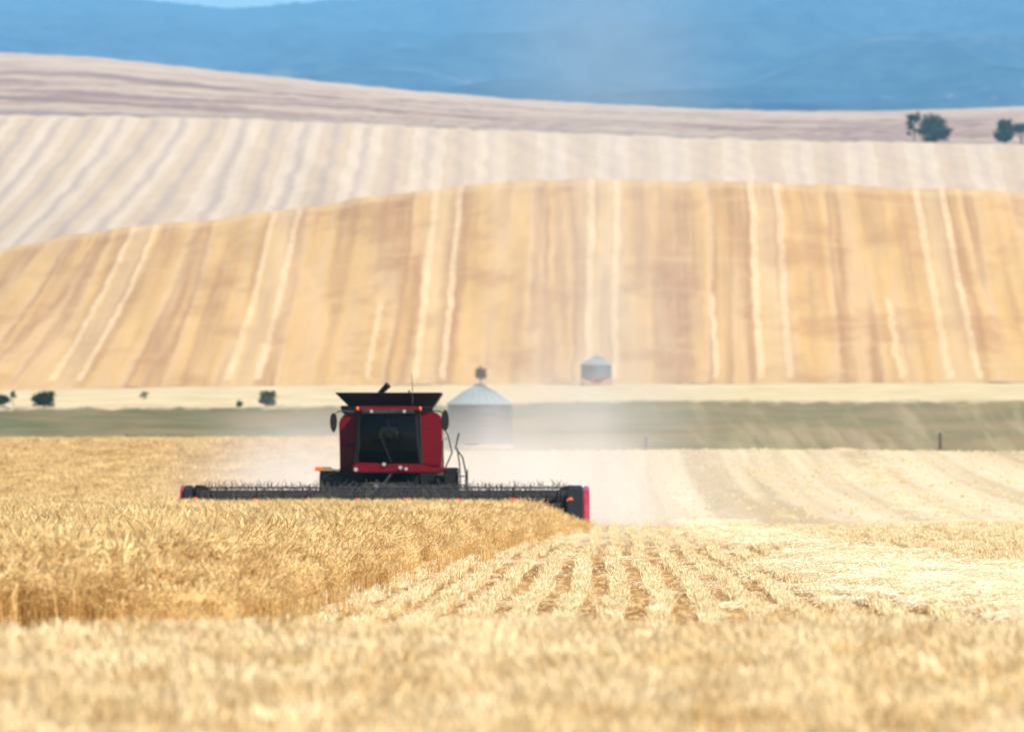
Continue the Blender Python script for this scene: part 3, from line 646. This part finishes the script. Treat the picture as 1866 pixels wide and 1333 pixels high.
    kb.build('cutter_bar', M_GREY, head)
    # reel: centre tube, six bats, many spring tines
    ry, rz, rr = -4.3, .90, .40
    rt = MB(); rt.tube([(-5.8, ry, rz), (5.5, ry, rz)], .09, 10); rt.build('reel_tube', M_DARK, head)
    ti = random.Random(3)
    for k in range(6):
        a = k * math.pi / 3 + .3; by, bz = ry + rr * math.cos(a), rz + rr * math.sin(a)
        bt = MB(); bt.tube([(-5.75, by, bz), (5.5, by, bz)], .028, 6)
        for x in np.arange(-5.7, 5.5, .06):
            dx = ti.uniform(-.035, .035); L_ = ti.uniform(.3, 2.0); bt.tube([(x, by, bz), (x + dx, by - .05, bz - .12), (x + dx, by - .07, bz - .22)], [.018, .015, .008], 4)
            if math.sin(a) > -.2: bt.tube([(x + .04, by, bz), (x + .04 - dx * 2, by + .03 * math.cos(a), bz + .07 * L_), (x + .04 + dx, by + .05, bz + .13 * L_)], [.018, .015, .008], 4)
        bt.build('reel_bat', M_DARK, head)
    cr = MB()      # crop knocked up over the reel: nothing but bent steel fingers and dust caught on top
    for x in (-3.93, -2.35, -.85, .65, 2.18, 3.82):
        sz = 1.25 if x > 3 else .9
        MB().prism([(x - .10 * sz, .70), (x + .10 * sz, .70), (x + .12 * sz, .86), (x + .03, 1.0 * (1 if sz > 1 else .96)), (x - .05, .98), (x - .13 * sz, .86)], 'y', -4.98, -4.92).build('reel_plate', M_REDR, head, bevel=.015)
        MB().tube([(x, -4.93, .86), (x, ry, rz)], .03, 6).build('plate_arm', M_DARK, head)
        sp = MB()
        for k in range(6): a = k * math.pi / 3 + .3; sp.tube([(x, ry, rz), (x, ry + rr * math.cos(a), rz + rr * math.sin(a))], .022, 5)
        sp.build('reel_spider', M_DARK, head)
    for x in (-5.72, 5.58):
        MB().prism([(x - .12, .68), (x + .12, .66), (x + .15, .8), (x - .02, 1.02), (x - .16, .92)], 'y', -5.0, -4.94).build('reflector', M_ORANGE, head, bevel=.01)
    # hydraulic lines and fittings on the top beam near the feeder house
    hy = MB(); hy.tube([(-1.1, -3.4, 1.2), (-.5, -3.6, 1.42), (.3, -3.5, 1.32), (1.3, -3.45, 1.25)], .03, 6); hy.tube([(-.2, -3.4, 1.3), (0.1, -2.4, 1.7)], .03, 6); hy.box(.9, 1.5, -3.55, -3.4, 1.2, 1.38); hy.build('hydraulic_hose', M_DARK, head)
    # dividers
    def divider(x0, x1, mat):
        prof = [(-3.1, .12), (-3.1, 1.28), (-3.6, 1.36), (-4.5, 1.25), (-5.1, .85), (-6.0, .22), (-6.2, .06), (-5.6, .0), (-3.4, .02)]
        return MB().prism(prof, 'x', x0, x1).build('end_divider', mat, head, bevel=.04)
    dr = divider(5.42, 5.92, M_BLACK); dl = divider(-6.15, -5.85, M_BLACK)
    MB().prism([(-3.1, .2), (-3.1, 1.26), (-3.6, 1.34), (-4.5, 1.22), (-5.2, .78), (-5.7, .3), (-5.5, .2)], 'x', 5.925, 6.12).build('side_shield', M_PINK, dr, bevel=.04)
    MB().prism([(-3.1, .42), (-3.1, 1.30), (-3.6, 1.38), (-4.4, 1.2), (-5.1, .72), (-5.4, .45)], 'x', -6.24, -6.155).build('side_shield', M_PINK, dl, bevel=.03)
    e1 = MB(); e1.prism([(5.05, .70), (5.5, .66), (5.5, 1.36), (5.35, 1.33), (5.15, 1.2)], 'y', -4.6, -3.2); e1.build('reel_end_drive', M_BLACK, head, bevel=.04)
    e2 = MB(); e2.prism([(-5.8, .66), (-5.2, .70), (-5.25, 1.1), (-5.45, 1.34), (-5.8, 1.38)], 'y', -4.6, -3.2); e2.build('reel_end_drive', M_BLACK, head, bevel=.04)
    return root
combine()

# the operator behind the windscreen: one skinned body
def person():
    root = empty('person', (HX, HY - .52, H(HX, HY) + 2.62))
    tag(root, 'person in a yellow-green shirt and dark cap driving, seated behind the cab windscreen', 'person')
    def skin(name, pts, edges, rad, mat, parent):
        me = bpy.data.meshes.new(name); me.from_pydata(pts, edges, []); o = link(name, me, mat, parent)
        m = o.modifiers.new('skin', 'SKIN'); m.use_smooth_shade = True
        for i, r_ in enumerate(rad): me.skin_vertices[0].data[i].radius = (r_, r_)
        me.skin_vertices[0].data[0].use_root = True
        s_ = o.modifiers.new('sub', 'SUBSURF'); s_.levels = 1; s_.render_levels = 2
        return o
    pts = [(0, .06, .08), (0, .08, .28), (0, .07, .46), (0, .05, .54), (0, .03, .60), (0, .0, .70), (0, 0, .78)]; ed = [(0, 1), (1, 2), (2, 3), (3, 4), (4, 5), (5, 6)]; rad = [.15, .14, .15, .08, .055, .09, .07]
    for sx in (-1, 1):
        n = len(pts); pts += [(sx * .19, .06, .47), (sx * .27, -.03, .24), (sx * .20, -.32, .20), (sx * .17, -.44, .26)]; rad += [.065, .05, .038, .032]; ed += [(2, n), (n, n + 1), (n + 1, n + 2), (n + 2, n + 3)]
        for k in range(4):
            m = len(pts); pts += [(sx * (.16 - .01 * k), -.475 - .004 * k, .30 - .022 * k), (sx * (.155 - .01 * k), -.50, .285 - .022 * k)]; rad += [.009, .008]; ed += [(n + 3, m), (m, m + 1)]
        m = len(pts); pts += [(sx * .14, -.45, .31), (sx * .14, -.49, .33)]; rad += [.011, .009]; ed += [(n + 3, m), (m, m + 1)]
        n = len(pts); pts += [(sx * .1, 0, .06), (sx * .14, -.40, .08), (sx * .14, -.48, -.34), (sx * .14, -.60, -.38)]; rad += [.1, .07, .05, .04]; ed += [(0, n), (n, n + 1), (n + 1, n + 2), (n + 2, n + 3)]
    body = skin('body', pts, ed, rad, M_SKIN, root)
    sp = [(0, .06, .10), (0, .08, .28), (0, .07, .45), (0, .05, .52)]; se = [(0, 1), (1, 2), (2, 3)]; sr = [.165, .158, .168, .09]
    for sx in (-1, 1):
        n = len(sp); sp += [(sx * .19, .06, .475), (sx * .27, -.03, .25)]; sr += [.078, .06]; se += [(2, n), (n, n + 1)]
    skin('shirt', sp, se, sr, M_VEST, root)
    tp = [(0, .06, .06)]; te = []; tr = [.13]
    for sx in (-1, 1):
        n = len(tp); tp += [(sx * .1, 0, .06), (sx * .14, -.40, .08), (sx * .14, -.47, -.28)]; tr += [.115, .085, .065]; te += [(0, n), (n, n + 1), (n + 1, n + 2)]
    skin('trousers', tp, te, tr, M_SHIRT, root)
    f = MB(); f.lathe([(.001, .0), (.098, .0), (.1, .05), (.07, .1), (.001, .115)], 16, 0, 0, 'z', .765); f.box(-.07, .07, -.17, -.06, .765, .775); f.build('cap', M_HAIR, root, smooth=True)
    fc = MB(); fc.add([(0, -.115, .69), (-.018, -.085, .675), (.018, -.085, .675), (0, -.09, .73)], [(0, 1, 2), (0, 2, 3), (0, 3, 1)]); fc.build('nose', M_SKIN, root)
    for sx in (-1, 1):
        MB().lathe([(.001, .009), (.009, .006), (.011, 0), (.009, -.006), (.001, -.009)], 10, sx * .033, -.083, 'z', .725).build('eye', M_HAIR, root, smooth=True)
        MB().lathe([(.001, .03), (.012, .02), (.015, 0), (.01, -.02), (.001, -.03)], 8, sx * .095, .01, 'z', .71).build('ear', M_SKIN, root, smooth=True)
    MB().box(-.025, .025, -.093, -.083, .655, .663).build('mouth', simple('lips', (.3, .1, .08), .6), root)
person()

# ------------------------------------------------------------------ grain bins
def mat_corr(name, col, s=26.0):
    k = N(name); P = k.pos(); z = k.xyz(P)[2]
    w = k.math('SINE', k.math('MULTIPLY', z, s)); f = k.noise(P, 1.2, 4, .6)
    c_ = k.mix(f, tuple(x * .8 for x in col), tuple(min(1, x * 1.15) for x in col))
    return k.bsdf(c_, .5, .35, bump=w, bs=.5, bd=.03, spec=.4)
M_BIN = mat_corr('galvanised_wall', (.105, .12, .13)); M_ROOF = simple('galvanised_roof', (.24, .275, .29), .6, metal=.1, var=.1)
M_LEG = simple('rust_red_steel', (.42, .08, .04), .7, var=.25)
def bin_(x, y, r, hw, hr, legs, label):
    z = H(x, y); root = empty('grain_bin', (x, y, z)); tag(root, label, 'grain bin', 'galvanised grain bins beyond the field')
    z0 = legs
    w = MB().lathe([(r, z0), (r, z0 + hw)], 48); w.build('wall', M_BIN, root, smooth=True)
    n = 24; rf = MB(); rf.lathe([(r * 1.035, z0 + hw - .03), (r * 1.035, z0 + hw + .02), (r * .55, z0 + hw + hr * .62), (r * .16, z0 + hw + hr), (.001, z0 + hw + hr)], 48)
    roof = rf.build('roof', M_ROOF, root)
    rb = MB()
    for k in range(n):
        a = 2 * math.pi * k / n; c_, s_ = math.cos(a), math.sin(a)
        rb.tube([(c_ * r * 1.03, s_ * r * 1.03, z0 + hw + .04), (c_ * r * .55, s_ * r * .55, z0 + hw + hr * .64), (c_ * r * .17, s_ * r * .17, z0 + hw + hr + .02)], .03, 4)
    rb.build('roof_rib', M_ROOF, roof)
    MB().lathe([(r * .17, 0), (r * .17, .14), (.001, .2)], 20, 0, 0, 'z', z0 + hw + hr).build('hatch', M_GREY, roof)
    for k in range(1, 4): MB().lathe([(r + .002, -.02), (r + .03, 0), (r + .002, .02)], 48, 0, 0, 'z', z0 + hw * k / 4).build('ring', M_GREY, root)
    ld = MB(); a = -1.2; lx, ly = math.cos(a) * (r + .12), math.sin(a) * (r + .12)
    ld.tube([(lx - .2, ly, .2), (lx - .2, ly, z0 + hw)], .02, 5); ld.tube([(lx + .2, ly, .2), (lx + .2, ly, z0 + hw)], .02, 5)
    for q in np.arange(.4, z0 + hw, .3): ld.tube([(lx - .2, ly, q), (lx + .2, ly, q)], .015, 4)
    ld.build('ladder', M_GREY, root)
    if legs > .6:
        MB().lathe([(r * .98, z0 + .0), (r * .2, z0 * .3), (.001, z0 * .3)], 32).build('hopper', M_LEG, root, smooth=True)
        for k in range(6):
            a = 2 * math.pi * (k + .25) / 6; MB().tube([(math.cos(a) * r * .98, math.sin(a) * r * .98, -.15), (math.cos(a) * r * .98, math.sin(a) * r * .98, z0 + .3)], .11, 6).build('leg', M_LEG, root)
        MB().lathe([(r * 1.0, -.1), (r * 1.04, -.1), (r * 1.04, .1), (r * 1.0, .1), (r * 1.0, -.1)], 32, 0, 0, 'z', .1).build('base_ring', M_LEG, root)
    else:
        MB().lathe([(r * 1.06, -.25), (r * 1.06, z0), (.001, z0)], 40).build('base', simple('bin_base', (.42, .33, .24), .9), root)
y1 = 640.; x1 = (874.5 - 933) / F * y1
zb = H(x1, y1); zt = EYE + (880 - 737) * y1 / F
bin_(x1, y1, 59 / F * y1, zt - zb - .3, 34 / F * y1, .3, 'large galvanised grain bin with a pale cone roof, half veiled by dust behind the harvester')
y2 = 1200.; x2 = (1086.5 - 933) / F * y2; zb = H(x2, y2); zl = EYE + (880 - 689) * y2 / F - zb; zt = EYE + (880 - 665) * y2 / F - zb
bin_(x2, y2, 28 / F * y2, zt - max(zl, 1.0), 15 / F * y2, max(zl, 1.0), 'small distant grain bin standing on red legs at the foot of the golden hill')

# ------------------------------------------------------------------ trees and shrubs
M_BARK = simple('bark', (.10, .075, .055), .95, var=.3)
def leafmat(name, c0, c1):
    k = N(name); oi = k.n('ShaderNodeAttribute'); oi.attribute_name = 'tone'
    c_ = k.mix(oi.outputs['Fac'], c0, c1); d = k.n('ShaderNodeBsdfDiffuse'); t = k.n('ShaderNodeBsdfTranslucent'); m = k.n('ShaderNodeMixShader'); m.inputs[0].default_value = .25
    k.set(d.inputs[0], c_); k.set(t.inputs[0], c_); k.t.links.new(d.outputs[0], m.inputs[1]); k.t.links.new(t.outputs[0], m.inputs[2]); k.t.links.new(m.outputs[0], k.out.inputs[0]); return k.m
L_TREE = leafmat('dark_foliage', (.022, .032, .018), (.07, .085, .045)); L_SHRUB = leafmat('shrub_foliage', (.016, .032, .012), (.06, .09, .03)); L_DRY = leafmat('dry_foliage', (.12, .10, .06), (.26, .2, .12)); L_PALE = leafmat('pale_foliage', (.10, .11, .06), (.22, .21, .12))
def crown(name, blobs, n, leaf, mat, parent, seed):
    r = np.random.default_rng(seed); V = []; T = []
    vol = np.array([b[3] * b[4] * b[5] for b in blobs]); vol = vol / vol.sum()
    for b, w in zip(blobs, vol):
        m = int(n * w); sub = max(4, m // 40)
        cs = r.normal(0, 1, (sub, 3)); cs /= np.linalg.norm(cs, axis=1)[:, None]; cs *= (r.random(sub) ** .35)[:, None] * .82
        tn = r.random(sub)
        k = r.integers(0, sub, m); p = cs[k] + r.normal(0, .15, (m, 3)); P = p * np.array(b[3:6]) + np.array(b[:3])
        a = r.normal(0, 1, (m, 3)); a /= np.linalg.norm(a, axis=1)[:, None]; c2 = np.cross(a, r.normal(0, 1, (m, 3))); c2 /= np.linalg.norm(c2, axis=1)[:, None]
        s = leaf * r.uniform(.6, 1.4, m)[:, None]
        V.append(np.stack([P - a * s, P + c2 * s * .6, P + a * s, P - c2 * s * .6], 1).reshape(-1, 3)); T.append(np.repeat(np.clip(tn[k] * .7 + r.random(m) * .3, 0, 1), 4))
    V = np.concatenate(V); T = np.concatenate(T); me = mesh_np(name, V, np.arange(len(V)).reshape(-1, 4))
    at = me.attributes.new('tone', 'FLOAT', 'POINT'); at.data.foreach_set('value', T.astype(np.float32)); return link(name, me, mat, parent)
def plant(name, px, d, w, h, label, cat, group, blobs, trunk, mat, n, leaf, seed):
    """w, h in metres; blobs in units of w and h: (x, z, rx, rz)"""
    x = (px - 933) / F * d; z = H(x, d); root = empty(name, (x, d, z)); tag(root, label, cat, group)
    r = random.Random(seed)
    t = MB(); tp = (0, 0, h * .75)
    t.tube([(0, 0, -.3), (r.uniform(-.02, .02) * w, 0, h * .3), (0, 0, h * .75)], [trunk, trunk * .75, trunk * .3], 7)
    for b in blobs:
        t.tube([(0, 0, h * .2), (b[0] * w * .5, 0, h * (.2 + b[1]) / 2), (b[0] * w, 0, b[1] * h)], [trunk * .5, trunk * .35, trunk * .15], 5)
    t.build('trunk', M_BARK, root)
    crown('crown', [(b[0] * w, r.uniform(-.15, .15) * w, b[1] * h, b[2] * w, b[2] * w * .9, b[3] * h) for b in blobs], n, leaf, mat, root, seed)
D3 = 2640.
tg = 'trees on the skyline slope above the striped hill'
plant('tree', 1667, D3, 6.0, 9.6, 'slender loose-crowned tree, leftmost on the far slope at the upper right', 'tree', tg, [(0, .78, .42, .2), (-.2, .55, .3, .16), (.18, .38, .25, .14), (-.25, .3, .2, .08)], .22, L_TREE, 1300, .34, 1)
plant('tree', 1701, D3, 10.6, 9.4, 'broad round dark tree on the far slope, right of the slender tree', 'tree', tg, [(0, .62, .42, .34), (.2, .35, .34, .26), (-.18, .34, .3, .28), (.05, .15, .44, .14)], .35, L_TREE, 4200, .36, 2)
plant('tree', 1832, D3, 7.6, 8.4, 'dark pointed tree on the far slope near the right edge of the photo', 'tree', tg, [(0, .66, .34, .32), (-.1, .3, .42, .28), (.12, .4, .3, .28)], .3, L_TREE, 2800, .34, 3)
plant('tree', 1862, D3 + 8, 9.5, 6.6, 'low spreading tree with bare stems, cut by the right edge of the photo', 'tree', tg, [(0, .74, .5, .2), (-.28, .66, .3, .18), (.3, .7, .3, .2)], .28, L_TREE, 2600, .34, 4)
sg = 'shrubs along the strip below the golden hill'
plant('shrub', 79, 905, 2.9, 1.95, 'dark green boxy shrub with bare lower stems, largest of the roadside shrubs', 'shrub', sg, [(-.22, .6, .28, .36), (.2, .62, .3, .36), (0, .45, .46, .4), (-.2, .3, .28, .3), (.22, .3, .28, .3)], .09, L_SHRUB, 2600, .11, 5)
plant('shrub', 487, 905, 2.1, 1.9, 'dark green rounded shrub left of the harvester, beside a tiny shrub', 'shrub', sg, [(0, .5, .46, .46), (.18, .66, .3, .3), (-.12, .35, .36, .34), (.14, .3, .34, .3)], .08, L_SHRUB, 2200, .11, 6)
plant('shrub', 438, 905, .95, .95, 'tiny dark green shrub just left of the rounded shrub', 'shrub', sg, [(0, .45, .5, .46)], .04, L_SHRUB, 500, .09, 7)
plant('shrub', 2, 905, 2.2, 1.6, 'dark green shrub cut by the left edge of the photo', 'shrub', sg, [(0, .5, .48, .42)], .07, L_SHRUB, 1400, .11, 8)
plant('shrub', 24, 906, 1.0, 1.9, 'thin greyish shrub beside the one cut by the left edge', 'shrub', sg, [(0, .72, .48, .22)], .05, L_PALE, 420, .09, 9)
plant('shrub', 262, 960, 1.2, 1.2, 'small faint olive bush alone on the pale strip', 'shrub', sg, [(0, .6, .45, .36)], .04, L_PALE, 320, .09, 12)
plant('tree', 876, 1130, 2.2, 3.4, 'small round-crowned brown tree rising right above the large grain bin roof', 'tree', None, [(0, .72, .42, .22), (.02, .60, .34, .2)], .12, L_DRY, 2200, .1, 10)
for o in list(COL.objects):
    pass

# ------------------------------------------------------------------ fence posts and a pale boulder
M_POST = simple('weathered_wood', (.10, .075, .06), .95, var=.3)
for px, d, h, lab in ((235, 515, 1.15, 'dark leaning fence post behind the golden wheat at the left'), (1714, 505, 1.15, 'dark upright fence post at the right between stubble and green strip'), (1178, 508, .95, 'short faint fence post right of the dust, at the far edge of the stubble')):
    x = (px - 933) / F * d; z = H(x, d); rt = empty('fence_post', (x, d, z)); tag(rt, lab, 'fence post', 'fence posts along the far edge of the field')
    lean = .1 if px == 235 else .02
    MB().tube([(0, 0, -.3), (-lean * .5, 0, h * .5), (-lean, 0, h)], [.11, .10, .09], 8).build('post', M_POST, rt)
    MB().tube([(-lean, 0, h), (-lean, 0, h + .05)], [.11, .06], 8).build('post_cap', M_GREY, rt)
def boulder():
    x = (12 - 933) / F * 895; bm = bmesh.new(); bmesh.ops.create_icosphere(bm, subdivisions=3, radius=.45)
    for v in bm.verts: v.co *= 1 + .18 * math.sin(v.co.x * 5 + v.co.y * 3) * math.cos(v.co.z * 4); v.co.z *= .7
    me = bpy.data.meshes.new('boulder'); bm.to_mesh(me); bm.free(); o = link('boulder', me, simple('pale_stone', (.42, .38, .33), .9, var=.2)); o.location = (x, 895, H(x, 895) + .25)
    tag(o, 'pale boulder under the greyish shrub at the left edge of the photo', 'boulder')
boulder()

# ------------------------------------------------------------------ air: haze and the dust the harvester raises
def haze():
    b = MB(); b.box(-14000, 14000, -260, 31000, -2.5, 1950)
    k = N('haze_air'); v = k.n('ShaderNodeVolumePrincipled'); k.set(v.inputs['Color'], (.27, .64, .99)); v.inputs['Density'].default_value = 5.4e-5; v.inputs['Anisotropy'].default_value = 0.0
    k.t.links.new(v.outputs[0], k.out.inputs['Volume'])
    tag(b.build('haze', k.m), 'blue summer haze over the far hills', 'haze', kind='stuff')
haze()
def dust(name, loc, half, blobs, peak, nscale, label, steps=None):
    """blobs: gaussian puffs (x, y, z, rx, ry, rz, weight) in local metres"""
    b = MB(); b.box(-half[0], half[0], -half[1], half[1], 0, half[2])
    k = N(name + '_volume'); P = k.pos(); x = k.xyz(P); tot = None
    for (bx, by, bz, rx, ry, rz, w) in blobs:
        q = None
        for i, (c0, r0) in enumerate(((bx, rx), (by, ry), (bz, rz))):
            t = k.math('DIVIDE', k.math('SUBTRACT', x[i], c0), r0); t = k.math('MULTIPLY', t, t); q = t if q is None else k.math('ADD', q, t)
        e = k.math('MULTIPLY', k.math('EXPONENT', k.math('MULTIPLY', q, -1.0)), w); tot = e if tot is None else k.math('ADD', tot, e)
    nz = k.step(k.noise(P, nscale, 3, .6), .3, .7, .35, 1.5)
    dens = k.math('MULTIPLY', k.math('MULTIPLY', k.math('MAXIMUM', k.math('SUBTRACT', tot, .03), 0.0), nz), peak)
    v = k.n('ShaderNodeVolumePrincipled'); k.set(v.inputs['Color'], (.93, .88, .84)); k.set(v.inputs['Density'], dens); v.inputs['Anisotropy'].default_value = .1
    k.t.links.new(v.outputs[0], k.out.inputs['Volume'])
    o = b.build(name, k.m); o.location = loc; tag(o, label, 'dust', kind='stuff'); return o
dust('dust_cloud', (-1.5, 300, -.2), (16, 28, 12), [(-1, 0, .8, 6.5, 20, 2.6, 1.0), (3.2, -8, .8, 3.2, 14, 2.6, 1.1), (-5.6, -22, .9, 2.0, 12, 1.9, 2.2), (3.5, 0, 3.2, 2.6, 16, 2.4, .22)], .05, .4, 'pale chaff dust hanging low behind the harvester header')
dust('dust_plume', (5, 760, 6), (36, 50, 60), [(2, 0, 4, 9, 40, 12, .5), (3, 0, 26, 9, 36, 22, .55)], .008, .05, 'thin tall plume of dust drifting up over the hills behind the bins')
